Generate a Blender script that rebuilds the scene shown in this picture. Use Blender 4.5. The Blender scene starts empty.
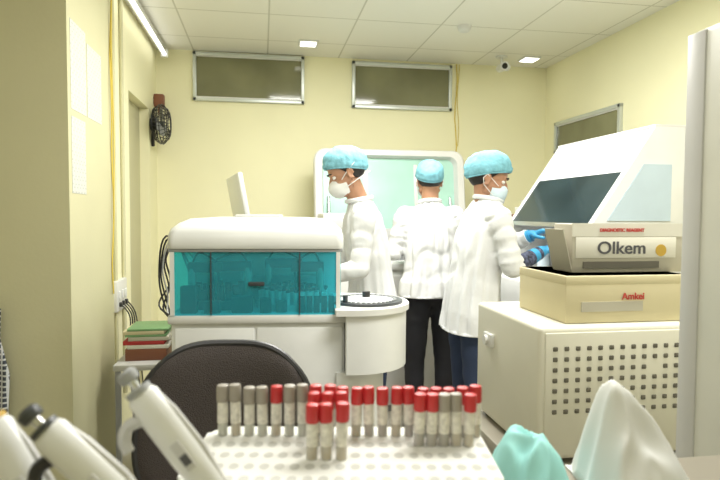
import bpy, bmesh, math, random
from math import sin, cos, pi, radians, atan2, sqrt
from mathutils import Vector, Matrix, noise
random.seed(4)
S = bpy.context.scene
S.view_settings.view_transform = 'Standard'
V = Vector

# ------------------------------------------------------------------ materials
def mat(name, col, rough=.5, metal=0, var=.04, vs=6, bump=0, bs=60, spec=.5, emit=None, es=0, trans=None, sheen=0):
    m = bpy.data.materials.new(name); m.use_nodes = True
    nt = m.node_tree; N = nt.nodes; L = nt.links
    b = N['Principled BSDF']
    b.inputs['Roughness'].default_value = rough
    b.inputs['Metallic'].default_value = metal
    b.inputs['Specular IOR Level'].default_value = spec
    tc = N.new('ShaderNodeTexCoord')
    nz = N.new('ShaderNodeTexNoise'); nz.inputs['Scale'].default_value = vs; nz.inputs['Detail'].default_value = 3
    L.new(tc.outputs['Object'], nz.inputs['Vector'])
    rmp = N.new('ShaderNodeValToRGB')
    rmp.color_ramp.elements[0].position = .3; rmp.color_ramp.elements[1].position = .7
    rmp.color_ramp.elements[0].color = (*[max(0, c*(1-var)) for c in col], 1)
    rmp.color_ramp.elements[1].color = (*[min(1, c*(1+var)) for c in col], 1)
    L.new(nz.outputs['Fac'], rmp.inputs['Fac'])
    L.new(rmp.outputs['Color'], b.inputs['Base Color'])
    if bump:
        n2 = N.new('ShaderNodeTexNoise'); n2.inputs['Scale'].default_value = bs
        L.new(tc.outputs['Object'], n2.inputs['Vector'])
        bp = N.new('ShaderNodeBump'); bp.inputs['Strength'].default_value = bump; bp.inputs['Distance'].default_value = .01
        L.new(n2.outputs['Fac'], bp.inputs['Height']); L.new(bp.outputs['Normal'], b.inputs['Normal'])
    if emit:
        b.inputs['Emission Color'].default_value = (*emit, 1); b.inputs['Emission Strength'].default_value = es
    if trans is not None:
        out = N['Material Output']
        t = N.new('ShaderNodeBsdfTransparent'); t.inputs['Color'].default_value = (*trans[0], 1)
        mx = N.new('ShaderNodeMixShader'); mx.inputs['Fac'].default_value = trans[1]
        L.new(t.outputs[0], mx.inputs[1]); L.new(b.outputs[0], mx.inputs[2]); L.new(mx.outputs[0], out.inputs['Surface'])
    return m

def mat_grid(name, base, line, bw, bh, mort, offx=0, offy=0, rough=.6, offset=0, swap=None):
    m = mat(name, base, rough)
    nt = m.node_tree; N = nt.nodes; L = nt.links
    b = N['Principled BSDF']
    tc = N.new('ShaderNodeTexCoord'); mp = N.new('ShaderNodeMapping')
    mp.inputs['Location'].default_value = (offx, offy, 0)
    if swap: mp.inputs['Rotation'].default_value = swap
    br = N.new('ShaderNodeTexBrick'); br.offset = offset; br.squash = 1
    br.inputs['Scale'].default_value = 1; br.inputs['Brick Width'].default_value = bw; br.inputs['Row Height'].default_value = bh
    br.inputs['Mortar Size'].default_value = mort; br.inputs['Mortar Smooth'].default_value = .1
    br.inputs['Color1'].default_value = (*base, 1); br.inputs['Color2'].default_value = (*[c*.985 for c in base], 1)
    br.inputs['Mortar'].default_value = (*line, 1)
    L.new(tc.outputs['Object'], mp.inputs['Vector']); L.new(mp.outputs[0], br.inputs['Vector'])
    L.new(br.outputs['Color'], b.inputs['Base Color'])
    return m

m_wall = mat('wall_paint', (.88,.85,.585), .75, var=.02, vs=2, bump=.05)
m_wall2 = mat('wall_paint_darker', (.57,.545,.35), .75, var=.03, vs=2, bump=.05)  # darker wall paint for partition, near-left wall, door and conduits
m_ceil = mat_grid('ceiling_tiles', (.86,.85,.79), (.60,.59,.52), .6, .6, .006, offx=-.05, offy=.2)
m_floor = mat_grid('floor_tiles', (.42,.39,.33), (.25,.23,.2), .6, .6, .004, rough=.25)
m_trim = mat('trim_paint', (.55,.5,.36), .5)
m_alu = mat('aluminium_frame', (.62,.66,.64), .35, .5)
m_glassdark = mat('window_glass_dark', (.20,.20,.11), .08, var=.25, vs=2)
m_white = mat('white_enamel', (.75,.76,.75), .3)
m_white2 = mat('white_plastic', (.70,.70,.68), .4)
m_ivory = mat('ivory_enamel', (.70,.68,.57), .45, var=.03)
m_grey = mat('grey_plastic', (.32,.33,.34), .45)
m_lgrey = mat('light_grey_plastic', (.55,.55,.54), .4)
m_black = mat('black_plastic', (.02,.02,.022), .4)
m_dark = mat('dark_plastic', (.05,.055,.06), .35)
m_cyan = mat('cyan_acrylic', (.10,.55,.66), .05, trans=((.48,.93,.99), .24))
m_teal = mat('teal_lid_panel', (.42,.68,.58), .2)
m_steel = mat('steel', (.55,.56,.56), .25, .9)
m_coat = mat('lab_coat_cloth', (.71,.72,.72), .9, var=.02, bump=.1, bs=90)
m_cap = mat('bouffant_cap_cloth', (.18,.43,.51), .85, var=.14, vs=30, bump=.3, bs=60)
m_mask = mat('mask_white', (.75,.75,.73), .8)
m_maskb = mat('mask_blue', (.60,.72,.79), .8)
m_skin = mat('skin', (.42,.22,.13), .5, var=.06, vs=30)
m_hair = mat('hair_black', (.015,.012,.01), .6, bump=.4, bs=200)
m_navy = mat('navy_cloth', (.025,.04,.085), .9, bump=.1)
m_blk = mat('black_cloth', (.014,.014,.018), .9, bump=.1)
m_shoe = mat('shoe_leather', (.02,.018,.016), .4)
m_glove = mat('blue_glove', (.05,.33,.60), .4, var=.08, vs=40)
m_red = mat('red_cloth', (.45,.04,.04), .8)
m_print = mat('printed_sleeve', (.06,.07,.12), .8, var=.9, vs=60)
m_redcap = mat('red_cap', (.55,.03,.035), .35)
m_greycap = mat('grey_cap', (.34,.31,.27), .4)
m_tube = mat('tube_plastic', (.75,.76,.72), .15, trans=((.95,.96,.93), .55))
m_label = mat('tube_label', (.74,.72,.66), .7, var=.20, vs=160)
m_serum = mat('serum', (.60,.36,.08), .2)
m_blood = mat('blood', (.16,.01,.01), .2)
m_rack = mat('foam_rack', (.74,.74,.70), .7, var=.02, bump=.1, bs=150)
m_holeshade = mat('rack_recess_shade', (.50,.50,.46), .7)  # darker grey paints in the shade of the rack holes
m_chair = mat('chair_fabric', (.055,.045,.042), .9, bump=.5, bs=300)
m_card = mat('carton_grey', (.52,.49,.40), .7)
m_cardw = mat('carton_white', (.74,.72,.64), .6)
m_cardy = mat('carton_yellow', (.66,.59,.38), .7)
m_redink = mat('red_ink', (.5,.05,.04), .6)
m_ink = mat('dark_ink', (.08,.08,.09), .6)
m_vent = mat('vent_shade_and_band', (.14,.13,.10), .8)  # shade inside vent slots painted dark; also colours a carton band
m_paper = mat_grid('printed_paper', (.66,.67,.62), (.50,.51,.48), .035, .02, .0035, swap=(0, radians(90), 0), offset=.4)
m_yellow = mat('yellow_cable', (.65,.50,.08), .5)
m_tealcloth = mat('teal_cloth', (.33,.68,.66), .8, var=.08)
m_bluepaper = mat('white_tissue', (.72,.73,.71), .8)
m_wood = mat('red_brown_wood', (.22,.08,.04), .5)
m_green = mat('green_binder', (.20,.38,.18), .5)
m_glassblk = mat('sash_glass', (.03,.05,.055), .08, var=.3, vs=3, trans=((.40,.50,.50), .86))
m_sideglass = mat('side_glass', (.52,.64,.74), .15)
m_lamp = mat('lamp_diffuser', (.9,.9,.88), .4, emit=(1,.98,.9), es=4)
m_counter = mat('counter_laminate', (.33,.30,.24), .35)
m_frid = mat('fridge_enamel', (.62,.62,.55), .35)
m_plaid = mat_grid('plaid_cloth', (.05,.06,.08), (.55,.57,.58), .022, .022, .004, swap=(radians(90),0,0))
m_lens = mat('lens_black', (.01,.01,.012), .1)
m_eye = mat('eye_white', (.75,.73,.7), .2)
m_amber = mat('amber_plastic', (.55,.35,.05), .4)

# ------------------------------------------------------------------ builders
def empty(name, loc=(0,0,0), rz=0):
    e = bpy.data.objects.new(name, None); e.empty_display_size = .1
    e.location = loc; e.rotation_euler = (0,0,radians(rz)); S.collection.objects.link(e); return e

def frame(d):
    d = d.normalized(); a = V((0,0,1)) if abs(d.z) < .9 else V((1,0,0))
    x = a.cross(d).normalized(); y = d.cross(x); return x, y

def smooth_path(pts, n=6):
    pts = [V(p) for p in pts]; out = []
    for i in range(len(pts)-1):
        p0 = pts[max(i-1,0)]; p1 = pts[i]; p2 = pts[i+1]; p3 = pts[min(i+2,len(pts)-1)]
        for k in range(n):
            t = k/n
            out.append(.5*((2*p1)+(p2-p0)*t+(2*p0-5*p1+4*p2-p3)*t*t+(3*p1-p0-3*p2+p3)*t**3))
    out.append(pts[-1]); return out

def rrect(w, h, r, n=6):
    pts = []
    rs = r if isinstance(r, (list,tuple)) else [r]*4
    for i,(sx,sy,a0) in enumerate([(1,1,0),(-1,1,90),(-1,-1,180),(1,-1,270)]):
        q = max(rs[i], 1e-4)
        for k in range(n+1):
            a = radians(a0+90*k/n)
            pts.append((sx*(w/2-q)+cos(a)*q, sy*(h/2-q)+sin(a)*q))
    return pts

class B:
    def __init__(s): s.bm = bmesh.new(); s.m = []
    def mi(s, m):
        if m not in s.m: s.m.append(m)
        return s.m.index(m)
    def merge(s, tb, m, M=None):
        i = s.mi(m)
        for f in tb.faces: f.material_index = i
        if M: tb.transform(M)
        me = bpy.data.meshes.new('t'); tb.to_mesh(me); tb.free(); s.bm.from_mesh(me); bpy.data.meshes.remove(me)
    def box(s, lo, hi, m, bev=0, seg=2, M=None):
        tb = bmesh.new(); bmesh.ops.create_cube(tb, size=1)
        lo = V(lo); hi = V(hi)
        for v in tb.verts: v.co = V(((lo+hi)/2)[i]+v.co[i]*(hi-lo)[i] for i in range(3))
        if bev: bmesh.ops.bevel(tb, geom=list(tb.edges), offset=bev, segments=seg, affect='EDGES', profile=.5)
        s.merge(tb, m, M)
    def loft(s, rings, m, caps=True, M=None, loop=False):
        tb = bmesh.new(); vs = [[tb.verts.new(p) for p in r] for r in rings]
        n = len(vs[0])
        rng = range(len(vs)) if loop else range(len(vs)-1)
        for i in rng:
            a, b = vs[i], vs[(i+1) % len(vs)]
            for k in range(n): tb.faces.new((a[k], a[(k+1)%n], b[(k+1)%n], b[k]))
        if caps and not loop: tb.faces.new(vs[0][::-1]); tb.faces.new(vs[-1])
        s.merge(tb, m, M)
    def cyl(s, p1, p2, r, m, r2=None, seg=24, M=None):
        p1 = V(p1); p2 = V(p2); r2 = r if r2 is None else r2; x, y = frame(p2-p1)
        s.loft([[p+(x*cos(2*pi*k/seg)+y*sin(2*pi*k/seg))*q for k in range(seg)] for p, q in ((p1, r), (p2, r2))], m, M=M)
    def lathe(s, c, prof, m, seg=24, M=None, sy=1):
        c = V(c)
        s.loft([[c+V((cos(2*pi*k/seg)*r, sin(2*pi*k/seg)*r*sy, z)) for k in range(seg)] for r, z in prof], m, M=M)
    def tube(s, pts, r, m, seg=8, loop=False, M=None):
        pts = [V(p) for p in pts]; rings = []
        n = len(pts); x0 = None
        for i, p in enumerate(pts):
            d = (pts[(i+1)%n]-pts[i-1]) if loop else (pts[min(i+1,n-1)]-pts[max(i-1,0)])
            d.normalize()
            if x0 is None: x0, _ = frame(d)
            x0 = (x0-d*x0.dot(d)).normalized(); y = d.cross(x0)
            q = r[i] if isinstance(r, (list,tuple)) else r
            rings.append([p+(x0*cos(2*pi*k/seg)+y*sin(2*pi*k/seg))*q for k in range(seg)])
        s.loft(rings, m, loop=loop, M=M)
    def ell(s, c, r, m, M=None, seg=20):
        if not isinstance(r, (list,tuple)): r = (r,r,r)
        tb = bmesh.new(); bmesh.ops.create_uvsphere(tb, u_segments=seg, v_segments=seg//2, radius=1)
        for v in tb.verts: v.co = V((c[0]+v.co.x*r[0], c[1]+v.co.y*r[1], c[2]+v.co.z*r[2]))
        s.merge(tb, m, M)
    def prism(s, poly, lo, hi, m, axis='z', bev=0, M=None):
        def P(a, b, c):
            return V((a,b,c)) if axis == 'z' else (V((a,c,b)) if axis == 'y' else V((c,a,b)))
        tb = bmesh.new()
        A = [tb.verts.new(P(a,b,lo)) for a,b in poly]; C = [tb.verts.new(P(a,b,hi)) for a,b in poly]
        n = len(poly)
        f1 = tb.faces.new(A[::-1]); f2 = tb.faces.new(C)
        for k in range(n): tb.faces.new((A[k], A[(k+1)%n], C[(k+1)%n], C[k]))
        if bev: bmesh.ops.bevel(tb, geom=list(f1.edges)+list(f2.edges), offset=bev, segments=2, affect='EDGES', profile=.5)
        s.merge(tb, m, M)
    def done(s, name, parent=None, loc=(0,0,0), rot=(0,0,0), sharp=38, M=None):
        bmesh.ops.recalc_face_normals(s.bm, faces=list(s.bm.faces))
        if M: s.bm.transform(M)
        me = bpy.data.meshes.new(name); s.bm.to_mesh(me); s.bm.free()
        for m in s.m: me.materials.append(m)
        for p in me.polygons: p.use_smooth = True
        me.set_sharp_from_angle(angle=radians(sharp))
        o = bpy.data.objects.new(name, me); S.collection.objects.link(o)
        o.location = loc; o.rotation_euler = rot
        if parent: o.parent = parent
        return o

# ------------------------------------------------------------------ organic (voxel union) surfaces
def ring_pts(c, x, y, rx, ry, n=28, e=2.0):
    out = []
    for k in range(n):
        a = 2*pi*k/n; ca, sa = cos(a), sin(a)
        out.append(c + x*(math.copysign(abs(ca)**(2/e), ca)*rx) + y*(math.copysign(abs(sa)**(2/e), sa)*ry))
    return out

def organic(name, prims, voxel, m, parent, smooth=2, disp=None, M=None):
    b = B()
    for p in prims:
        if p[0] == 'cap':
            p1, p2, r1, r2 = V(p[1]), V(p[2]), p[3], p[4]
            d = (p2-p1).normalized(); x, y = frame(d); rr = []
            for a in (-85,-60,-30,0): rr.append(ring_pts(p1+d*sin(radians(a))*r1, x, y, cos(radians(a))*r1, cos(radians(a))*r1, 16))
            for a in (0,30,60,85): rr.append(ring_pts(p2+d*sin(radians(a))*r2, x, y, cos(radians(a))*r2, cos(radians(a))*r2, 16))
            b.loft(rr, m)
        elif p[0] == 'ell': b.ell(p[1], p[2], m, seg=24)
        elif p[0] == 'loft':
            b.loft([ring_pts(V(c), V((1,0,0)), V((0,1,0)), rx, ry, 36, 2.3) for c, rx, ry in p[1]], m)
    bmesh.ops.recalc_face_normals(b.bm, faces=list(b.bm.faces))
    me = bpy.data.meshes.new('t'); b.bm.to_mesh(me); b.bm.free()
    o = bpy.data.objects.new('tmp', me); S.collection.objects.link(o)
    md = o.modifiers.new('r', 'REMESH'); md.mode = 'VOXEL'; md.voxel_size = voxel
    dg = bpy.context.evaluated_depsgraph_get()
    me2 = bpy.data.meshes.new_from_object(o.evaluated_get(dg))
    bpy.data.objects.remove(o)
    bm = bmesh.new(); bm.from_mesh(me2)
    for _ in range(smooth): bmesh.ops.smooth_vert(bm, verts=list(bm.verts), factor=.5, use_axis_x=True, use_axis_y=True, use_axis_z=True)
    bm.normal_update()
    if disp:
        ds = [(v, v.normal*disp(v.co)) for v in bm.verts]
        for v, q in ds: v.co += q
    if M: bm.transform(M)
    me3 = bpy.data.meshes.new(name); bm.to_mesh(me3); bm.free(); bpy.data.meshes.remove(me2)
    me3.materials.clear(); me3.materials.append(m)
    for p in me3.polygons: p.use_smooth = True; p.material_index = 0
    ob = bpy.data.objects.new(name, me3); S.collection.objects.link(ob)
    if parent: ob.parent = parent
    return ob

def hand(name, parent, wrist, f, n, side, m, curl=28, extra=None):
    f = V(f).normalized(); n = V(n); n = (n-f*n.dot(f)).normalized(); s = V(side); s = (s-f*s.dot(f)-n*s.dot(n)).normalized()
    w = V(wrist); P = []
    P.append(('cap', w-f*.03, w+f*.01, .027, .026))
    for k in (-.027,-.009,.009,.027):
        P.append(('cap', w+f*.02+s*k*.75, w+f*.08+s*k, .0155, .012))
    for k, ln in ((.029,.070),(.010,.080),(-.010,.074),(-.028,.058)):
        p = w+f*.083+s*k; a = radians(8)
        for j, fr in enumerate((.45,.32,.23)):
            a += radians(curl)
            q = p+(f*cos(a)+n*sin(a))*ln*fr
            P.append(('cap', p, q, .0092-.0008*j, .0085-.0009*j)); p = q
    p = w+f*.022+s*.026
    for j, (ln, aa) in enumerate(((.038,.95),(.032,.55),(.026,.25))):
        q = p+(f*cos(aa)+s*sin(aa)*.9+n*.45).normalized()*ln
        P.append(('cap', p, q, .0125-.0015*j, .011-.0014*j)); p = q
    return organic(name, P, .0034, m, parent, smooth=2)

def make_head(parent, pos, yaw, pitch, roll=0, mask='n95', sc=1.0):
    M = Matrix.Translation(pos) @ Matrix.Rotation(radians(yaw), 4, 'Z') @ Matrix.Rotation(radians(-pitch), 4, 'X') @ Matrix.Rotation(radians(roll), 4, 'Y') @ Matrix.Scale(sc, 4)
    P = [('ell', (0,-.012,.03), (.077,.098,.088)), ('ell', (0,.028,-.03), (.062,.063,.075)),
         ('ell', (0,.043,-.083), (.040,.040,.028)), ('cap', (0,.088,.0), (0,.102,-.032), .007, .011),
         ('ell', (.011,.094,-.036), (.009,.010,.008)), ('ell', (-.011,.094,-.036), (.009,.010,.008)),
         ('cap', (-.032,.078,.019), (.032,.078,.019), .010, .010),
         ('cap', (-.016,.088,-.062), (.016,.088,-.062), .007, .007), ('cap', (-.013,.086,-.071), (.013,.086,-.071), .007, .007),
         ('cap', (-.045,.055,-.03), (-.052,.0,-.03), .018, .02), ('cap', (.045,.055,-.03), (.052,.0,-.03), .018, .02),
         ('cap', (-.052,.005,-.06), (-.02,.055,-.095), .018, .016), ('cap', (.052,.005,-.06), (.02,.055,-.095), .018, .016)]
    for s in (-1,1):
        for a in range(0, 300, 30):
            c1 = (s*(.080), -.006-cos(radians(a))*.014, -.012+sin(radians(a))*.024)
            c2 = (s*(.080), -.006-cos(radians(a+30))*.014, -.012+sin(radians(a+30))*.024)
            P.append(('cap', c1, c2, .0055, .0055))
        P.append(('ell', (s*.076,-.004,-.014), (.006,.013,.022)))
    organic('head_skin', P, .0042, m_skin, parent, smooth=2, M=M)
    b = B()
    for s in (-1,1):
        b.ell((s*.031,.070,.0), (.0135,.0125,.0105), m_eye); b.ell((s*.032,.0785,.0), (.0055,.0045,.0055), m_hair)
        b.tube([(s*.014,.0915,.021),(s*.030,.0905,.026),(s*.047,.078,.022)], [.003,.0038,.002], m_hair)
    b.done('eyes_and_brows', parent, M=M)
    T = Matrix.Translation((0,-.010,.030)) @ Matrix.Rotation(radians(22), 4, 'X')
    def dome(rad, tmax, fac, m, name, thick):
        rings = []
        n = 84; nt_ = 18
        for i in range(nt_+1):
            ring = []
            for k in range(n):
                ph = 2*pi*k/n
                tm = tmax(ph); th = radians(2+(tm-2)*i/nt_)
                q = fac(th, ph, i/nt_)
                ring.append(T @ V((rad[0]*q*sin(th)*cos(ph), rad[1]*q*sin(th)*sin(ph), rad[2]*q*cos(th))))
            rings.append(ring)
        bb = B(); bb.loft(rings, m, caps=False)
        bb.loft([rings[0], [p*.999 for p in rings[0]]], m) 
        o = bb.done(name, parent, sharp=80, M=M)
        sm = o.modifiers.new('s', 'SOLIDIFY'); sm.thickness = thick; sm.offset = -1
    dome((.078,.099,.089), lambda p: 100+32*max(0, min(1, .45-sin(p))), lambda t,p,u: 1.03, m_hair, 'hair', .004)
    sd = random.random()*10
    def cf(t, p, u):
        puff = 1.07+.12*sin(min(1, u*1.1)*pi)**.8
        if u > .88: puff = 1.07+.05*sin((1-u)/.12*pi/2)
        pl = .020*sin(p*26+2*sin(p*3))*u**2
        nz = .05*noise.noise(V((cos(p)*2.5*u, sin(p)*2.5*u, t*2+sd)))+.035*noise.noise(V((cos(p)*7*u, sin(p)*7*u, t*6+sd)))
        return puff+pl+nz
    dome((.080,.102,.092), lambda p: 97+6*max(0,-sin(p)), cf, m_cap, 'bouffant_cap', .001)
    b = B()
    pts = []
    for k in range(48):
        ph = 2*pi*k/48; th = radians(97+6*max(0,-sin(ph)))
        pts.append(T @ V((.080*1.065*sin(th)*cos(ph), .102*1.065*sin(th)*sin(ph), .092*1.065*cos(th))))
    b.tube(pts, .0035, m_cap, loop=True)
    mm = m_mask if mask != 'blue' else m_maskb
    rings = []
    prof = [(.030,.064,.058),(.060,.063,.058),(.085,.056,.054),(.103,.042,.043),(.116,.026,.026),(.121,.008,.008)] if mask == 'n95' else \
           [(.030,.067,.056),(.060,.066,.055),(.084,.058,.052),(.098,.046,.045),(.107,.028,.034),(.110,.012,.016)]
    for y, rx, rz in prof:
        rings.append([V((x, y, z)) for x, z in [(cos(2*pi*k/32)*rx, -.052+sin(2*pi*k/32)*rz*(1.0 if sin(2*pi*k/32) < 0 else .82)) for k in range(32)]])
    b.loft(rings, mm)
    if mask == 'n95':
        for z1, z2 in ((-.03,.045),(-.07,-.045)):
            b.tube([(.055,.055,z1),(.078,.02,z1+(z2-z1)*.35),(.086,-.03,z1+(z2-z1)*.7),(.066,-.085,z2),(0,-.114,z2),(-.066,-.085,z2),(-.086,-.03,z1+(z2-z1)*.7),(-.078,.02,z1+(z2-z1)*.35),(-.055,.055,z1)], .0022, m_mask, seg=6)
    else:
        for s in (-1,1):
            b.tube([(s*.062,.055,-.025),(s*.078,.02,-.005),(s*.086,-.012,.012),(s*.086,-.026,-.01),(s*.080,-.012,-.04),(s*.072,.02,-.06),(s*.055,.055,-.08)], .0018, m_mask, seg=6)
    b.done('face_mask', parent, M=M)

def person(name, loc, rz, hem, sway, arms, head, trousers, mask, seam=False, sleeves=(1,1), depth=1.0, feet=((-.1,0),(.1,0)), seed=0, handm=m_glove, hsc=1.04):
    R = empty(name, loc, rz)
    def cy(z):
        t = max(0, (z-.85)/.6); return sway*t**1.4
    rows = [(hem,.208,.146),(hem+.10,.198,.138),(1.02,.182,.130),(1.12,.170,.124),(1.24,.172,.126),(1.34,.172,.122),(1.41,.155,.102),(1.455,.110,.082),(1.49,.068,.068),(1.515,.056,.060)]
    P = [('loft', [((0, cy(z), z), rx, ry*depth) for z, rx, ry in rows])]
    segs = []
    for i, (sh, el, wr) in enumerate(arms):
        sh, el, wr = V(sh), V(el), V(wr)
        P.append(('cap', sh+V((0,0,-.005))+(V((0,cy(1.4),1.40))-sh)*.45, sh, .064, .062))
        P.append(('cap', sh, el, .062, .053)); segs.append((sh, el))
        if sleeves[i] == 1: P.append(('cap', el, wr, .053, .042)); segs.append((el, wr))
        else: P.append(('cap', el, el+(wr-el)*.18, .054, .052))
    def rid(p, w):
        r = 1-abs(noise.noise(p))*2
        t = max(0, (r-w)/(1-w)); return t*t*(3-2*t)
    def near_arm(co):
        best = (9, 0, 0)
        for j, (a, b_) in enumerate(segs):
            d = b_-a; t = max(0, min(1, (co-a).dot(d)/d.length_squared)); q = (co-a-d*t).length
            if q < best[0]: best = (q, t, j)
        return best
    def dsp(co):
        z = co.z; a = atan2(co.x, co.y-cy(z))
        q, t, j = near_arm(co)
        wa = max(0, min(1, (.085-q)/.02)) if z < 1.42 else 0      # blend sleeve folds into torso folds
        s_, e_ = segs[j]; ax = (e_-s_).normalized(); along = (co-s_).dot(ax)
        rad = co-s_-ax*along
        w = .008*noise.noise(V((along*20+seed, rad.x*8, rad.z*8+rad.y*8)))-.005*rid(V((along*13+seed*2, rad.x*7, rad.z*7)), .5)
        k = max(0, min(1, (1.18-z)/.32))
        amp = .007+.026*k
        d = amp*noise.noise(V((cos(a)*3.4+seed, sin(a)*3.4, z*.8)))
        d -= (.005+.007*k)*rid(V((cos(a)*2.2+seed*3, sin(a)*2.2, z*1.2+a*.2)), .5)
        d -= .006*rid(V((co.x*4+z*2+seed, co.y*4, z*5-co.x*3)), .55)*(1-.6*k)
        d += .004*noise.noise(V((co.x*10+seed, co.y*10, z*6)))
        if seam and co.y < cy(z) and z < 1.42: d -= .006*math.exp(-(co.x/.011)**2)
        d = d*(1-wa)+w*wa
        if z < hem+.004: d = 0
        return d
    organic('lab_coat', P, .008, m_coat, R, smooth=2, disp=dsp)
    P = [('ell', (0,0,.93), (.145,.105,.10))]
    for s, (fx, fy) in zip((-1,1), feet):
        P += [('cap', (s*.085,0,.9), (fx*.98,fy*.6+.015,.5), .092, .068), ('cap', (fx*.98,fy*.6+.015,.5), (fx,fy-.01,.10), .066, .056)]
    organic('trousers', P, .012, trousers, R, smooth=2, disp=lambda c: .006*noise.noise(V((c.x*9,c.y*9,c.z*16))))
    b = B()
    for fx, fy in feet:
        b.loft([ring_pts(V((fx, fy+.045, z)), V((1,0,0)), V((0,1,0)), rx, ry, 24, 2.4) for z, rx, ry in ((0,.047,.135),(.02,.05,.138),(.05,.046,.13),(.075,.040,.10),(.10,.035,.06))], m_shoe)
    b.done('shoes', R)
    hp, yaw, pitch = head
    hp = V(hp)
    organic('neck', [('cap', V((0,cy(1.45),1.45)), hp+V((0,-.02,-.04)), .056, .054)], .006, m_skin, R)
    make_head(R, hp, yaw, pitch, mask=mask, sc=hsc)
    b = B()
    c = V((0, cy(1.5), 1.497))
    pts = []
    for k in range(28):
        a = 2*pi*k/28; pts.append(c+V((sin(a)*.066, cos(a)*.068+.004, -.012*cos(a)-.002)))
    b.tube(pts, .013, m_coat, loop=True)
    b.done('coat_collar', R)
    for i, (sh, el, wr) in enumerate(arms):
        el, wr = V(el), V(wr); d = (wr-el).normalized()
        b = B()
        if sleeves[i] == 1:
            b.cyl(wr-d*.005, wr+d*.018, .040, m_coat, r2=.041); b.cyl(wr+d*.0, wr+d*.035, .033, handm)
        elif sleeves[i] == 2:
            b.cyl(el+d*.03, wr+d*.01, .043, m_print, r2=.033); b.cyl(wr-d*.05, wr+d*.03, .038, handm, r2=.030)
        elif sleeves[i] == 3:
            b.cyl(el+d*.03, el+d*.12, .050, m_red, r2=.045); b.cyl(el+d*.10, wr+d*.01, .038, m_skin, r2=.028); b.cyl(wr-d*.03, wr+d*.03, .033, handm, r2=.030)
        b.done('cuff_%d' % (i+1), R)
        s = V((1,0,0)) if sh[0] < 0 else V((-1,0,0))
        hand('hand_%d' % (i+1), R, wr+d*.035, d+V((0,0,-.1)), (0,0,-1), s, handm)
    return R

# ------------------------------------------------------------------ room
XL, XR, YB, H = -.85, 2.56, 5.0, 2.75
def slab(name, lo, hi, m, bev=0):
    b = B(); b.box(lo, hi, m, bev); return b.done(name)
slab('floor', (-2.1,-1.3,-.1), (2.7,5.1,0), m_floor)
slab('ceiling', (-2.1,-1.3,H), (2.7,5.1,H+.1), m_ceil)
slab('wall_back', (-.95,YB,0), (2.7,YB+.1,H), m_wall)
slab('wall_right', (XR,-1.3,0), (XR+.1,YB,H), m_wall)
slab('wall_front', (-2.1,-1.4,0), (2.7,-1.3,H), m_wall)
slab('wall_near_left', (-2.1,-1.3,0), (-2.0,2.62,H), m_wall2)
b = B()
b.box((XL-.1,3.34,0), (XL,3.99,H), m_wall); b.box((XL-.1,4.68,0), (XL,YB,H), m_wall); b.box((XL-.1,3.99,2.21), (XL,4.68,H), m_wall)
b.done('wall_left')
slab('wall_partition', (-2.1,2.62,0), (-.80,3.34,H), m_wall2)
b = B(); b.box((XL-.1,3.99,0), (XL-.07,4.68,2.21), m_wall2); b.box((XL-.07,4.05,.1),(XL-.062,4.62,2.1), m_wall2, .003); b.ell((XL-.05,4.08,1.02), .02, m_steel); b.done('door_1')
b = B(); b.box((.0,YB-.012,0),(2.56,YB,.1), m_trim); b.done('baseboard_back')

def window(name, u0, u1, z0, z1, wall):
    b = B()
    t = .028
    def bx(a0,a1,c0,c1,d0,d1,m,bev=.003):
        if wall == 'back': b.box((a0,YB-d1,c0),(a1,YB-d0,c1),m,bev)
        else: b.box((XR-d1,a0,c0),(XR-d0,a1,c1),m,bev)
    bx(u0,u1,z0,z0+t,0,.03,m_alu); bx(u0,u1,z1-t,z1,0,.03,m_alu)
    bx(u0,u0+t,z0,z1,0,.03,m_alu); bx(u1-t,u1,z0,z1,0,.03,m_alu)
    bx(u0+t,u1-t,z0+t,z1-t,.0,.010,m_glassdark,0)
    bx(u0+t,u1-t,z0+t,z0+t+.01,.01,.02,m_white2,0); bx(u0+t,u1-t,z1-t-.01,z1-t,.01,.02,m_white2,0)
    b.done(name)
window('window_1', -.557, .357, 2.34, 2.74, 'back')
window('window_2', .766, 1.660, 2.325, 2.725, 'back')
window('window_3', 3.83, 4.78, 1.95, 2.22, 'right')

def downlight(x, y):
    b = B(); b.box((x-.075,y-.075,H-.012),(x+.075,y+.075,H), m_white, .004); b.box((x-.06,y-.06,H-.016),(x+.06,y+.06,H-.011), m_lamp, 0); b.done('ceiling_downlight')
downlight(.36,4.60); downlight(2.26,4.72); downlight(1.3,2.6)
b = B(); b.box((-.80,3.4,2.69),(-.75,4.9,2.73), m_white, .006); b.cyl((-.76,3.42,2.675),(-.76,4.88,2.675), .012, m_lamp)
for y in (3.42,4.88): b.box((-.79,y-.015,2.655),(-.735,y+.015,2.72), m_white2, .003)
b.box((-.81,3.9,2.72),(-.77,4.4,H), m_white2)
b.done('fluorescent_tube_light')
b = B(); b.lathe((1.42,4.0,H-.04), [(.03,0),(.045,.012),(.05,.04)], m_white); b.done('smoke_detector')
R = empty('security_camera', (2.0,4.70,H))
b = B(); b.cyl((0,0,-.012),(0,0,0),.05,m_white); b.tube([(0,0,-.01),(0,-.01,-.06),(-.01,-.03,-.085)],.012,m_white)
b.cyl((.0,.03,-.095),(-.03,-.13,-.115),.034,m_white); b.cyl((-.03,-.13,-.115),(-.034,-.15,-.118),.037,m_white); b.cyl((-.034,-.15,-.118),(-.0343,-.153,-.1184),.024,m_lens)
b.ell((.05,.0,-.09),.03,m_white); b.done('camera_body', R)

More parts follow.
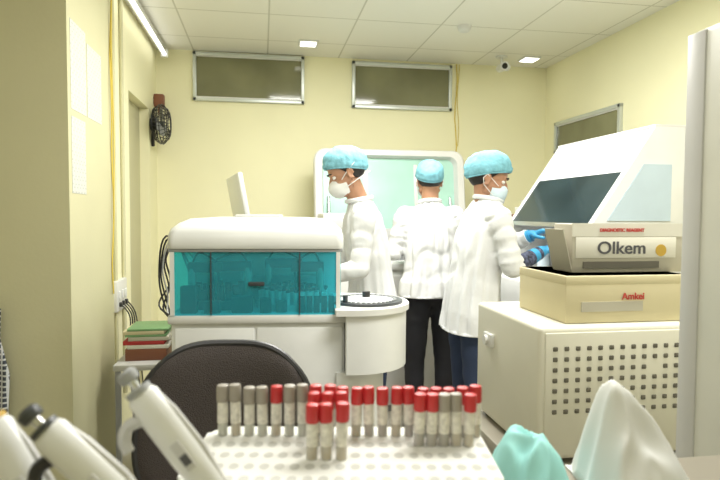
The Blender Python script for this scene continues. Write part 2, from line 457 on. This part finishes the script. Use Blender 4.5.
# ------------------------------------------------------------------ left-hand wall items
b = B()
for y0, y1, z0, z1 in ((2.66,2.88,1.86,2.24),(2.90,3.14,1.86,2.20),(2.66,2.86,1.50,1.83)):
    b.box((-.80,y0,z0),(-.7985,y1,z1), m_paper)
b.done('wall_notices')
b = B()
pts = [(-.79,3.30,2.74-i*.16+0) for i in range(12)]
pts = [(p[0]+.004*sin(i*1.7), p[1]+.012*sin(i*1.1), p[2]) for i, p in enumerate(pts)]
b.tube(smooth_path(pts,4),.004,m_yellow)
b.tube(smooth_path([(-.785,3.31+.015*cos(i),2.74-i*.15) for i in range(10)],4),.003,m_yellow)
b.done('yellow_cable')
b = B(); b.tube([(1.70+.01*sin(i*1.3),4.985,2.74-i*.12) for i in range(8)],.005,m_yellow); b.tube([(1.72+.01*cos(i*1.3),4.985,2.74-i*.12) for i in range(7)],.003,m_yellow); b.done('hanging_yellow_cable')
b = B(); b.cyl((-.838,3.55,.3),(-.838,3.55,2.7),.010,m_wall2); b.cyl((-.838,3.75,.3),(-.838,3.75,2.7),.012,m_wall2); b.done('wall_conduit')
R = empty('wall_fan', (-.765,4.72,2.10), -2)
b = B()
for r, x in ((.15,-.01),(.152,.01),(.12,.045),(.12,-.05),(.07,.06),(.07,-.06),(.10,.055),(.10,-.058)):
    b.tube([(x, cos(2*pi*k/32)*r, sin(2*pi*k/32)*r) for k in range(32)], .0035, m_black, loop=True, seg=6)
for k in range(28):
    a = 2*pi*k/28; c, s = cos(a), sin(a)
    b.tube([(-.06,c*.03,s*.03),(-.06,c*.08,s*.08),(-.045,c*.125,s*.125),(-.01,c*.15,s*.15),(.02,c*.145,s*.145),(.05,c*.11,s*.11),(.062,c*.05,s*.05)],.0025,m_black,seg=5)
for k in range(3):
    Mk = Matrix.Rotation(2*pi*k/3,4,'X') @ Matrix.Translation((0,0,.075)) @ Matrix.Rotation(radians(28),4,'Z')
    b.ell((0,0,0),(.006,.042,.060),m_grey,M=Mk)
b.cyl((-.08,0,0),(-.03,0,0),.045,m_black,r2=.05); b.cyl((-.02,0,0),(.02,0,0),.025,m_dark)
b.tube([(-.06,0,0),(-.07,.02,-.12),(-.075,.05,-.16)],.014,m_black)
b.done('fan_cage', R)
b = B(); b.box((-.845,4.86,2.26),(-.77,4.93,2.36),m_wood,.005); b.box((-.82,4.89,2.20),(-.80,4.91,2.27),m_wood); b.box((-.85,4.87,2.28),(-.83,4.92,2.34),m_wood); b.done('wooden_wall_bracket')
R = empty('wall_socket_board', (-.85,3.62,.93))
b = B(); b.box((0,-.12,-.09),(.03,.12,.09),m_white2,.006)
for y in (-.07,0,.07): b.box((.03,y-.02,-.02),(.038,y+.02,.03),m_white,.003); b.cyl((.03,y,-.05),(.045,y,-.05),.014,m_black)
b.done('socket_plate', R)
b = B()
for i in range(4):
    y = 3.55+i*.05
    b.tube(smooth_path([(-.81,y,.88),(-.76,y-.01,.80),(-.77+.01*i,y-.02,.60),(-.75+.01*i,y-.01,.30),(-.74,y,.012)]),.004,m_black)
b.done('power_cables')
b = B()
for i in range(5):
    o = i*.02; q = i*.013
    b.tube(smooth_path([(-.34+q,2.78,1.16+o*.6),(-.39-o*.6,2.80,1.27+o*.5),(-.45-o*.4,2.86,1.20-o),(-.44-o*.3,2.92,1.08-o*1.5),(-.49+o,2.90,.97-o),(-.38,2.82,.88-o),(-.42+q,2.86,.70),(-.40+q,2.84,.012)]),.0045,m_black if i!=2 else m_lgrey,seg=6)
b.done('instrument_cable_bundle')
R = empty('side_table', (-.60,3.16,0))
b = B(); b.box((-.12,-.20,.64),(.14,.22,.67),m_lgrey,.004)
for x in (-.10,.12):
    for y in (-.18,.2): b.box((x-.012,y-.012,0),(x+.012,y+.012,.64),m_grey)
b.done('table_frame', R)
b = B(); z = .67
for m_, h, dx in ((m_wood,.06,0),(m_cardw,.02,.01),(m_red,.02,-.01),(m_card,.02,.015),(m_green,.012,0),(m_cardy,.018,-.01),(m_green,.012,.01)):
    b.box((-.68+dx,3.04,z),(-.48+dx,3.26,z+h),m_,.002); z += h
b.done('stack_of_binders')

# ------------------------------------------------------------------ biochemistry analyser (foreground)
R = empty('biochemistry_analyzer', (-.02,2.22,0), -5)
b = B()
b.box((-.32,0,.06),(.335,.50,1.03),m_white,.012)
b.box((-.30,.02,0),(.31,.48,.06),m_grey)
b.box((-.305,-.006,.12),(-.01,.002,.985),m_white,.004); b.box((.0,-.006,.12),(.325,.002,.985),m_white,.004)
b.box((-.33,-.014,1.0),(.34,.505,1.035),m_white2,.008)
def dshape(x0, x1, y0, y1, r):
    w, h = x1-x0, y1-y0
    return [(x+(x0+x1)/2, y+(y0+y1)/2) for x, y in rrect(w, h, [r,.005,.005,r], 14)]
b.prism(dshape(.335,.595,-.055,.40,.215),.81,1.035,m_white,bev=.012)
b.prism(dshape(.295,.606,-.068,.41,.225),1.035,1.058,m_white2,bev=.006)
b.prism(dshape(.30,.50,-.02,.36,.16),0,.81,m_white,bev=.004)
cx, cy_ = .43, .15
b.lathe((cx,cy_,1.058),[(.150,0),(.150,.010),(.143,.012),(.135,.010)],m_dark,seg=64)
b.lathe((cx,cy_,1.058),[(.134,0),(.134,.009),(.05,.013),(.02,.020)],m_white,seg=64)
b.cyl((cx,cy_,1.07),(cx,cy_,1.10),.016,m_black); b.cyl((cx-.09,cy_-.08,1.06),(cx-.09,cy_-.08,1.095),.010,m_dark)
for k in range(36):
    a = 2*pi*k/36; b.cyl((cx+.118*cos(a),cy_+.118*sin(a),1.062),(cx+.118*cos(a),cy_+.118*sin(a),1.072),.007,m_grey,seg=10)
b.done('cabinet_and_carousel', R)
b = B()
rings = []
for z, w, y0, y1, r in ((1.285,.325,-.022,.505,.02),(1.30,.328,-.028,.508,.025),(1.335,.327,-.026,.508,.03),(1.358,.320,-.012,.50,.035),(1.380,.298,.02,.48,.04),(1.396,.268,.07,.45,.05),(1.402,.18,.13,.40,.06)):
    rings.append([V((x, y+(y0+y1)/2, z)) for x, y in rrect(2*w, y1-y0, r, 6)])
b.loft(rings, m_white)
b.box((-.325,-.018,1.272),(.325,.50,1.286),m_grey,.004)
b.box((-.325,.44,1.03),(.325,.50,1.28),m_white2)
b.box((-.10,.15,1.40),(.08,.35,1.412),m_white2,.005)
b.done('hood', R)
b = B()
b.box((-.315,-.012,1.035),(.315,-.007,1.275),m_cyan); b.box((-.318,-.007,1.035),(-.313,.44,1.275),m_cyan); b.box((.313,-.007,1.035),(.318,.44,1.275),m_cyan)
b.done('acrylic_cover', R)
b = B()
for x in (-.318,.30,-.17,.16): b.box((x,-.0165,1.035),(x+.004 if abs(x)<.3 else x+.016,-.0125,1.275),m_dark if abs(x)<.3 else m_white2)
b.box((-.03,-.018,1.145),(.03,-.012,1.160),m_dark,.002)
b.cyl((.13,.20,1.035),(.13,.20,1.06),.15,m_lgrey,seg=48); b.cyl((-.17,.22,1.035),(-.17,.22,1.07),.13,m_dark,seg=48)
for ring, n, rr in ((.135,26,.009),(.105,20,.010),(.07,12,.011)):
    for k in range(n):
        a = 2*pi*k/n; x, y = .13+cos(a)*ring, .20+sin(a)*ring; h = .045+.01*random.random()
        b.cyl((x,y,1.06),(x,y,1.06+h),rr,m_white2 if k%3 else m_lgrey,seg=10); b.cyl((x,y,1.06+h),(x,y,1.07+h),rr,m_black if k%2 else m_dark,seg=10)
for k in range(18):
    a = 2*pi*k/18; x, y = -.17+cos(a)*.1, .22+sin(a)*.1
    b.box((x-.012,y-.012,1.07),(x+.012,y+.012,1.11+.01*(k%3)),m_black,.002)
for k in range(5):
    b.box((.17+.028*k-.01,.02,1.035),(.17+.028*k+.012,.05,1.10),m_black,.003); b.box((.17+.028*k-.008,.022,1.10),(.17+.028*k+.01,.048,1.112),m_white2,.002)
for x, y, l in ((-.05,.15,-.14),(-.26,.1,.1),(.02,.3,.13),(.24,.12,-.1)):
    b.cyl((x,y,1.035),(x,y,1.20),.016,m_steel); b.box((min(x,x+l)-.015,y-.014,1.185),(max(x,x+l)+.015,y+.014,1.225),m_black,.004)
    b.cyl((x+l,y,1.10),(x+l,y,1.2),.006,m_black); b.tube(smooth_path([(x,y,1.22),(x+l*.3,y,1.262),(x+l,y,1.225)]),.004,m_black)
b.box((-.30,.36,1.035),(-.10,.43,1.20),m_lgrey,.01); b.box((-.06,.38,1.035),(.25,.43,1.14),m_grey,.01)
b.box((-.29,.02,1.035),(-.23,.06,1.14),m_black,.004); b.box((-.20,.015,1.035),(-.14,.045,1.085),m_dark,.004); b.box((-.10,.02,1.035),(-.02,.07,1.10),m_black,.006)
b.cyl((.03,.04,1.035),(.03,.04,1.09),.022,m_black); b.cyl((.09,.05,1.035),(.09,.05,1.08),.022,m_dark)
b.done('deck_mechanism', R)

R = empty('workstation_table', (-.02,3.14,0))
b = B(); b.box((-.30,-.20,.93),(.26,.22,.96),m_lgrey,.005)
for x in (-.27,.23):
    for y in (-.17,.19): b.box((x-.02,y-.02,0),(x+.02,y+.02,.93),m_grey)
b.done('table', R)
R = empty('computer_monitor', (-.13,3.20,.96), 0)
b = B(); b.cyl((0,0,0),(0,0,.012),.10,m_white); b.cyl((-.01,0,.012),(-.01,0,.40),.018,m_white)
b.box((-.005,-.19,.37),(.022,.19,.66),m_white,.008,M=Matrix.Translation((0,0,.5))@Matrix.Rotation(radians(-10),4,'Y')@Matrix.Rotation(radians(12),4,'Z')@Matrix.Translation((0,0,-.5)))
b.done('monitor_body', R)
b = B(); b.box((-.02,3.0,.96),(.12,3.34,.975),m_black,.004)
for i in range(4):
    for j in range(11): b.box((-.01+i*.032,3.01+j*.029,.975),(.015+i*.032,3.033+j*.029,.981),m_dark,.001)
b.done('computer_keyboard')

# ------------------------------------------------------------------ open-lid analyser at the back wall
R = empty('immunoassay_analyzer', (1.02,4.0,0))
b = B()
b.box((-.60,-.02,.05),(.60,.72,1.08),m_white,.02); b.box((-.57,.02,0),(.57,.68,.05),m_grey)
b.box((-.62,-.04,1.02),(.62,.74,1.07),m_white2,.012)
b.box((-.59,-.028,.10),(-.01,-.018,.98),m_white2,.004); b.box((.01,-.028,.10),(.59,-.018,.98),m_white2,.004)
b.box((-.595,.10,1.07),(-.40,.50,1.42),m_white,.02); b.box((.42,.10,1.07),(.595,.5,1.30),m_white,.02)
b.box((-.40,.45,1.07),(.42,.60,1.30),m_lgrey,.01)
b.cyl((-.1,.25,1.07),(-.1,.25,1.12),.16,m_grey,seg=40)
for k in range(16): b.cyl((-.1+.12*cos(k*pi/8),.25+.12*sin(k*pi/8),1.12),(-.1+.12*cos(k*pi/8),.25+.12*sin(k*pi/8),1.16),.014,m_white2,seg=10)
b.box((-.56,.095,1.28),(-.44,.102,1.38),m_lgrey,.004)
b.done('analyzer_body', R)
b = B()
Ml = Matrix.Translation((0,.56,1.22)) @ Matrix.Rotation(radians(-8),4,'X')
o1 = rrect(1.23,.70,[.09,.09,.03,.03],8); o2 = rrect(1.11,.60,[.07,.07,.03,.03],8)
b.loft([[V((x,0,z+.36)) for x,z in o1],[V((x,-.07,z+.36)) for x,z in o1],[V((x,-.08,z+.36)) for x,z in [(q[0]*.985,q[1]*.975) for q in o1]],
        [V((x,-.08,z+.36)) for x,z in o2],[V((x,-.02,z+.36)) for x,z in [(q[0]*.97,q[1]*.96) for q in o2]]], m_white2, M=Ml, caps=False)
b.prism([(x,z+.36) for x,z in [(q[0]*.975,q[1]*.965) for q in o2]], -.022,-.016, m_teal, axis='y', M=Ml)
b.prism([(x,z+.36) for x,z in [(q[0]*.99,q[1]*.985) for q in o1]], -.004,.0, m_white, axis='y', M=Ml)
b.box((-.22,-.03,.12),(-.18,-.016,.60),m_white2,.003,M=Ml); b.box((.20,-.03,.12),(.23,-.016,.60),m_white2,.003,M=Ml)
b.done('raised_lid', R)
b = B()
for x in (-.50,.50): b.cyl((x,.42,1.15),(x,.585,1.55),.012,m_steel)
b.done('lid_struts', R)

# ------------------------------------------------------------------ clean bench at right
b = B(); b.box((1.42,2.42,.83),(2.45,3.50,.87),m_lgrey,.005)
for x in (1.46,2.41):
    for y in (2.46,3.46): b.box((x-.025,y-.025,0),(x+.025,y+.025,.83),m_grey)
b.box((1.44,2.44,.75),(2.43,3.48,.83),m_grey); b.box((1.5,2.5,.2),(2.4,3.42,.23),m_grey); b.done('steel_bench')
R = empty('laminar_flow_cabinet', (0,0,0))
b = B()
prof = [(1.45,.87),(2.35,.87),(2.35,1.845),(1.845,1.845),(1.52,1.37),(1.47,1.08)]
b.prism(prof,2.50,2.54,m_white,axis='y',bev=.006); b.prism(prof,3.38,3.42,m_white,axis='y',bev=.006)
b.box((1.45,2.53,.87),(2.35,3.39,1.04),m_white,.01); b.box((2.30,2.53,1.0),(2.35,3.39,1.84),m_white2)
b.prism([(2.34,1.835),(1.845,1.835),(1.700,1.625),(1.745,1.615),(2.34,1.615)],2.53,3.39,m_white,axis='y')
b.box((1.84,2.50,1.835),(2.35,3.42,1.85),m_white2,.004)
b.prism([(1.60,1.39),(1.93,1.39),(1.93,1.66),(1.785,1.66)],2.494,2.500,m_sideglass,axis='y')
b.done('cabinet_shell', R)
b = B(); b.prism([(1.525,1.37),(1.700,1.625),(1.710,1.62),(1.535,1.365)],2.54,3.38,m_glassblk,axis='y')
b.prism([(1.515,1.355),(1.528,1.377),(1.542,1.37),(1.53,1.35)],2.54,3.38,m_steel,axis='y'); b.done('sash_window', R)
b = B(); b.box((1.75,2.9,1.04),(1.9,3.05,1.25),m_white2,.01); b.cyl((1.65,2.75,1.04),(1.65,2.75,1.22),.03,m_lgrey); b.cyl((1.65,2.75,1.22),(1.65,2.75,1.25),.02,m_redcap)
b.cyl((1.62,3.15,1.04),(1.62,3.15,1.20),.035,m_maskb)
b.box((1.475,2.60,1.04),(1.55,2.72,1.125),m_lgrey,.004)
b.lathe((1.51,2.66,1.125), [(.016,0),(.018,.004),(.018,.05),(.012,.056),(.012,.06)], m_cardw); b.lathe((1.51,2.66,1.185),[(.014,0),(.014,.018),(.012,.02)], m_redcap)
b.done('bench_contents', R)
b = B(); b.box((1.75,3.65,0),(2.25,4.25,1.30),m_ivory,.01); b.box((1.744,3.68,.1),(1.751,4.22,1.25),m_white2,.003); b.cyl((1.735,3.72,.6),(1.735,3.72,.75),.008,m_steel); b.done('storage_cabinet')
b = B(); b.box((1.76,3.68,1.30),(2.03,3.93,1.42),m_wood,.01); b.box((1.78,3.70,1.42),(2.00,3.91,1.47),m_cardw,.004); b.box((1.81,3.72,1.47),(1.97,3.88,1.52),m_card,.004); b.done('reagent_boxes')

# ------------------------------------------------------------------ incubator + cartons on bench
b = B(); b.box((.62,1.25,.76),(1.45,1.82,.80),m_counter,.004); b.box((.66,1.29,0),(1.41,1.78,.76),m_ivory,.006)
b.box((.68,1.284,.05),(1.03,1.291,.72),m_ivory,.003); b.box((1.05,1.284,.05),(1.39,1.291,.72),m_ivory,.003); b.done('lab_bench')
R = empty('hot_air_oven', (0,0,0))
b = B(); b.box((.665,1.306,.812),(1.18,1.72,1.145),m_ivory,.012,seg=3)
for x in (.70,1.13):
    for y in (1.35,1.68): b.cyl((x,y,.80),(x,y,.82),.018,m_black)
b.box((.680,1.302,.825),(1.17,1.308,1.130),m_ivory,.002)
for i in range(14):
    for j in range(7):
        x = .705+i*.030; z = .935+j*.026
        if (i, j) in ((4,2),(9,4)): continue
        b.box((x-.006,1.2995,z-.0055),(x+.006,1.3025,z+.0055),m_vent,.002)
b.box((.653,1.58,1.03),(.666,1.64,1.07),m_white2,.004); b.cyl((.644,1.61,1.05),(.666,1.61,1.05),.014,m_white2)
b.done('oven_body', R)
def text(body, loc, size, m, parent, rot=(radians(90),0,0), sx=1):
    c = bpy.data.curves.new('lettering', 'FONT'); c.body = body; c.size = size; c.extrude = .0006; c.offset = .0006; c.materials.append(m)
    o = bpy.data.objects.new('lettering', c); S.collection.objects.link(o); o.location = loc; o.rotation_euler = rot; o.scale = (sx,1,1); o.parent = parent; return o
R = empty('reagent_carton', (0,0,0))
b = B(); b.box((.748,1.335,1.146),(1.09,1.60,1.266),m_cardy,.003); b.box((.747,1.334,1.242),(1.091,1.601,1.266),m_cardy,.003)
b.box((.79,1.3325,1.175),(.96,1.336,1.20),m_card); b.done('carton_body', R)
text('Amkei', (.90,1.331,1.205), .024, m_redink, R)
R = empty('reagent_carton', (0,0,0))
b = B(); b.box((.80,1.40,1.2665),(1.13,1.50,1.395),m_card,.003)
b.box((.799,1.398,1.362),(1.13,1.402,1.397),m_cardw); b.box((.808,1.397,1.305),(1.10,1.401,1.360),m_cardw,.001)
b.box((.83,1.396,1.278),(1.05,1.3995,1.296),m_vent)  # dark band across the carton front
b.box((0,0,0),(.002,.10,.115),m_card,M=Matrix.Translation((.800,1.40,1.269))@Matrix.Rotation(radians(-14),4,'Y'))
b.cyl((1.055,1.396,1.325),(1.055,1.4005,1.325),.016,m_amber)
b.done('carton_body', R)
text('Olkem', (.868,1.3955,1.317), .046, m_ink, R, sx=1.12); text('DIAGNOSTIC REAGENT', (.875,1.3955,1.375), .012, m_redink, R)

R = empty('refrigerator', (0,0,0))
b = B(); b.box((.790,.30,.05),(1.40,.98,1.76),m_frid,.012,seg=3); b.box((.790,.24,.06),(1.40,.292,1.20),m_white,.014); b.box((.790,.24,1.21),(1.40,.292,1.75),m_white,.014)
b.box((.82,.32,0),(1.38,.95,.05),m_black); b.box((.83,.20,.8),(.85,.22,1.15),m_steel,.004); b.box((.83,.20,.81),(.85,.245,.83),m_steel); b.box((.83,.20,1.12),(.85,.245,1.14),m_steel)
b.box((.787,.94,.06),(.793,.985,1.755),m_lgrey,.002)
b.done('fridge_body', R)

# ------------------------------------------------------------------ people
person('lab_technician', (.605,3.12,0), 90, .84, .070,
       [((-.165,.085,1.40),(-.225,.12,1.135),(-.17,.33,1.09)), ((.165,.085,1.40),(.20,.13,1.13),(.14,.33,1.08))],
       ((0,.155,1.64), 0, 26), m_navy, 'n95', depth=.96, seed=3, hsc=1.07)
person('lab_technician', (1.06,3.56,0), 0, .895, .03,
       [((-.165,.03,1.41),(-.240,.03,1.165),(-.15,.25,1.19)), ((.165,.03,1.41),(.22,.05,1.15),(.13,.27,1.19))],
       ((0,.05,1.63), -5, 8), m_blk, 'blue', seam=True, sleeves=(3,1), seed=9, hsc=1.0)
person('lab_technician', (1.045,2.80,0), -90, .83, .075,
       [((-.165,.08,1.40),(-.19,.16,1.19),(-.02,.30,1.295)), ((.165,.08,1.40),(.215,.125,1.165),(.14,.29,1.225))],
       ((0,.085,1.60), -18, 18), m_navy, 'blue', sleeves=(1,2), depth=.96, seed=17)

# ------------------------------------------------------------------ chair
R = empty('office_chair', (-.096,1.64,0), -8)
b = B()
def chair_pt(u, v, off):
    w = .245*(1-.10*v*v-.05*v); x = u*w
    return V((x, -.05*(u*u)+.02+.02*v+off, .82+v*.228))
def chair_grid(off, m):
    tb = bmesh.new(); n = 20; vs = {}
    for i in range(n+1):
        for j in range(n+1):
            u = -1+2*i/n; v = -1+2*j/n
            uu = u*sqrt(1-.30*v*v*v*v); vv = v*sqrt(1-.42*u*u*u*u)
            vs[i,j] = tb.verts.new(chair_pt(uu, vv, off*(1-.85*max(abs(u),abs(v))**8)))
    for i in range(n):
        for j in range(n): tb.faces.new((vs[i,j],vs[i+1,j],vs[i+1,j+1],vs[i,j+1]))
    b.merge(tb, m)
chair_grid(-.028, m_chair); chair_grid(.028, m_chair)
rim = []
n = 20
for t in range(80):
    q = t/20; s_ = int(q); fr = q-s_
    u, v = [(-1+2*fr,-1),(1,-1+2*fr),(1-2*fr,1),(-1,1-2*fr)][s_]
    rim.append(chair_pt(u*sqrt(1-.30*v**4), v*sqrt(1-.42*u**4), 0))
b.tube(rim,.010,m_black,loop=True)
b.done('backrest', R)
b = B(); b.prism([(x,y+.27) for x,y in rrect(.46,.44,.09,8)],.46,.53,m_chair,bev=.02)
b.box((-.03,-.03,.44),(.03,.2,.455),m_black); b.tube([(0,.2,.445),(0,.0,.45),(0,.035,.55),(0,.045,.78)],.018,m_black)
b.cyl((0,.27,.12),(0,.27,.46),.025,m_black)
for k in range(5):
    a = 2*pi*k/5+.3; c, s = cos(a), sin(a)
    b.tube([(0,.27,.13),(c*.15,.27+s*.15,.10),(c*.28,.27+s*.28,.075)],[.028,.022,.016],m_black); b.cyl((c*.28-s*.012,.27+s*.28+c*.012,.028),(c*.28+s*.012,.27+s*.28-c*.012,.028),.028,m_black)
b.done('seat_and_base', R)

# ------------------------------------------------------------------ counter and foreground
b = B(); b.box((-1.9,.28,1.01),(.78,.78,1.05),m_counter,.006); b.box((-1.88,.34,0),(.76,.72,1.01),m_ivory,.004); b.done('reception_counter')
R = empty('tube_rack', (.099,.65,1.05), -9.5)
b = B(); b.prism([(x-.008,y-.005) for x,y in rrect(.340,.165,.022,8)],0,.095,m_rack,bev=.006)
for i in range(20):
    for j in range(5):
        x = -.158+i*.0165; y = -.07+j*.03
        b.lathe((x,y,.0945),[(.0056,0),(.0056,.0007)],m_holeshade,seg=14,sy=1.35)  # thin grey discs on the top surface, no holes cut
b.done('rack_body', R)
b = B()
def vtube(x, y, h, capm, fill, rot):
    M = Matrix.Translation((x,y,.095)) @ Matrix.Rotation(radians(rot[0]),4,'X') @ Matrix.Rotation(radians(rot[1]),4,'Y')
    b.lathe((0,0,0),[(.0062,0),(.0062,h-.018)],m_tube,seg=14,M=M)
    b.lathe((0,0,0),[(.0052,0.001),(.0052,h*.28)],fill,seg=12,M=M)
    b.lathe((0,0,0),[(.0066,h*.25),(.0066,h*.66)],m_label,seg=14,M=M)
    b.lathe((0,0,0),[(.0072,h-.021),(.0076,h-.019),(.0076,h-.004),(.0068,h-.001),(.003,h)],capm,seg=18,M=M)
def rr(a=1.6): return (random.uniform(-a,a), random.uniform(-a,a))
G, Rd = m_greycap, m_redcap
seq = [G,G,G,G,Rd,G,G,Rd,Rd,Rd,Rd,Rd,Rd,Rd,Rd,Rd,Rd,Rd,Rd,Rd]
for i, c in enumerate(seq):
    vtube(-.158+i*.0165, .050, .062+random.uniform(-.002,.002), c, m_serum if i%3==1 else (m_blood if c is Rd else m_label), rr())
for i in range(3):
    for j, y in ((0,.018),(1,-.020)):
        vtube(-.042+i*.0165, y, .064+random.uniform(-.001,.001), Rd, m_serum, rr())
for i, c in enumerate((Rd,Rd,G,G,Rd)):
    vtube(.082+i*.0148, .020, .063, c, m_serum if i in (3,4) else m_blood, rr())
b.done('blood_collection_tubes', R)

def pipette(name, top, bot, col, parent=None, hook=m_lgrey, btn=m_grey, side=(0,0,1), grip=m_lgrey):
    top, bot = V(top), V(bot); d = (top-bot).normalized(); Ln = (top-bot).length
    s = V(side); x = (s-d*s.dot(d)).normalized(); y = d.cross(x)
    M = Matrix.Translation(bot) @ Matrix((x,y,d)).transposed().to_4x4()
    b = B(); k = Ln/.25
    def L(prof, m, sy=1, seg=24): b.lathe((0,0,0), [(r, z*k) for r, z in prof], m, M=M, sy=sy, seg=seg)
    L([(.0012,0),(.0035,.035),(.0045,.045)], m_tube)
    L([(.0045,.035),(.0055,.05),(.0060,.10),(.0085,.115)], col)
    L([(.0085,.110),(.0130,.125),(.0150,.16),(.0150,.20),(.0140,.225),(.011,.230)], col, sy=.82)
    L([(.0115,.229),(.0115,.234),(.005,.235)], btn)
    L([(.004,.232),(.004,.243)], m_steel); L([(.008,.242),(.0088,.245),(.0088,.250),(.006,.253)], btn)
    b.tube(smooth_path([(.010,0,.208*k),(.024,0,.212*k),(.034,0,.205*k),(.037,0,.194*k)],4),.0055,hook,M=M)
    for sg in (1,-1):
        y0, y1 = sorted((sg*.0092, sg*.0128)); b.box((-.0045,y0,.150*k),(.0045,y1,.178*k),grip,.001,M=M)
        b.box((-.0035,min(y0,sg*.0131),.155*k),(.0035,max(y1,sg*.0131),.165*k),m_ink,.0003,M=M)
    b.tube([(-.010,0,.228*k),(-.0135,0,.20*k),(-.0145,0,.16*k),(-.009,0,.11*k)],[.003,.004,.004,.003],grip,M=M)
    o = b.done(name, parent); return o
R = empty('pipette_stand', (0,0,0))
pipette('pipette_1', (-.118,.530,1.278), (.030,.50,1.078), m_white, R, side=(-1,0,-.3))
pipette('pipette_2', (-.178,.475,1.266), (-.010,.455,1.100), m_white, R, hook=m_black, btn=m_dark, side=(-1,0,-.3))
pipette('pipette_3', (-.222,.50,1.268), (-.10,.455,1.075), m_white, R, hook=m_dark, btn=m_amber, side=(-1,0,-.3))
b = B(); b.box((-.25,.40,1.05),(.06,.56,1.058),m_white2,.002)
b.box((-.10,.42,1.058),(-.09,.56,1.16),m_white2,.002); b.box((-.02,.42,1.058),(-.012,.56,1.09),m_white2,.002); b.done('stand_frame', R)

def crumple(name, c, w, d, h, m, seed, pk=(0,0), ex=1.3, sharp=.18, n=56, rot=0):
    tb = bmesh.new(); vs = {}
    for i in range(n+1):
        for j in range(n+1):
            u = i/n*2-1; v = j/n*2-1
            r = sqrt(((u-pk[0])/(1+abs(pk[0])*(-1 if (u-pk[0])*pk[0] > 0 else 1)))**2+((v-pk[1])/(1+abs(pk[1])))**2)
            e = max(0, 1-r**ex)
            rd = 1-abs(noise.noise(V((u*1.7+seed,v*1.7,5))))*2
            z = h*e*(.80+.25*noise.noise(V((u*1.3+seed,v*1.3,0))))+sharp*h*rd*(e**.5)
            x = u*w/2*(1+.12*noise.noise(V((v*2,seed,0)))); y = v*d/2*(1+.12*noise.noise(V((u*2,seed,4))))
            vs[i,j] = tb.verts.new((x, y, max(0.0015,z)))
    for i in range(n):
        for j in range(n): tb.faces.new((vs[i,j],vs[i+1,j],vs[i+1,j+1],vs[i,j+1]))
    bb = B(); bb.merge(tb, m); o = bb.done(name, loc=c, sharp=60, rot=(0,0,radians(rot)))
    s = o.modifiers.new('s','SOLIDIFY'); s.thickness = .001; s.offset = 1
crumple('teal_drape_cloth', (.355,.700,1.05), .11, .12, .082, m_tealcloth, 3, pk=(-.1,.3), ex=1.8, sharp=.22)
crumple('crumpled_paper_sheet', (.500,.695,1.05), .145, .14, .148, m_bluepaper, 8, pk=(-.45,.2), ex=1.35, sharp=.20, rot=-8)

R = empty('hanging_plaid_shirt', (-1.16,2.60,0))
b = B()
rings = []
for z, w, t in ((1.02,.09,.02),(.9,.11,.025),(.75,.13,.03),(.6,.135,.035),(.5,.14,.03)):
    rings.append([V((x+.012*sin(z*20), y*(1+.4*sin(x*60)), z)) for x, y in [(cos(2*pi*k/40)*w, sin(2*pi*k/40)*t-.03) for k in range(40)]])
b.loft(rings, m_plaid); b.cyl((0,.02,1.03),(0,-.05,1.03),.008,m_steel); b.done('shirt_cloth', R)

# ------------------------------------------------------------------ lights
def area(name, loc, sx, sy, p, rot=(0,0,0), col=(1,.985,.935)):
    l = bpy.data.lights.new(name, 'AREA'); l.shape = 'RECTANGLE'; l.size = sx; l.size_y = sy; l.energy = p; l.color = col
    o = bpy.data.objects.new(name, l); o.location = loc; o.rotation_euler = rot; S.collection.objects.link(o)
    b = B(); b.box((loc[0]-sx/2-.02,loc[1]-sy/2-.02,H-.02),(loc[0]+sx/2+.02,loc[1]+sy/2+.02,H),m_white,.004); b.done('added_panel_housing')  # unseen housing added above each lamp
area('added_panel_lamp', (.7,3.0,H-.025), 1.2, .6, 70)  # ceiling lamps added out of view to light the room
area('added_panel_lamp', (1.0,1.3,H-.025), 1.2, .6, 53)
area('added_panel_lamp', (-.6,.3,H-.025), .6, .6, 11)
w = bpy.data.worlds.new('World'); S.world = w; w.use_nodes = True
w.node_tree.nodes['Background'].inputs[0].default_value = (.8,.85,.8,1); w.node_tree.nodes['Background'].inputs[1].default_value = .6

# ------------------------------------------------------------------ camera
c = bpy.data.cameras.new('camera'); co = bpy.data.objects.new('camera', c); S.collection.objects.link(co)
co.location = (0,0,1.42)
co.rotation_euler = (Matrix.Rotation(radians(-9.6),3,'Z') @ Matrix.Rotation(radians(90-2.64),3,'X') @ Matrix.Rotation(radians(.3),3,'Z')).to_euler()
c.sensor_width = 36; c.lens = 29; c.clip_start = .02
c.dof.use_dof = True; c.dof.focus_distance = 2.2; c.dof.aperture_fstop = 6.5
S.camera = co
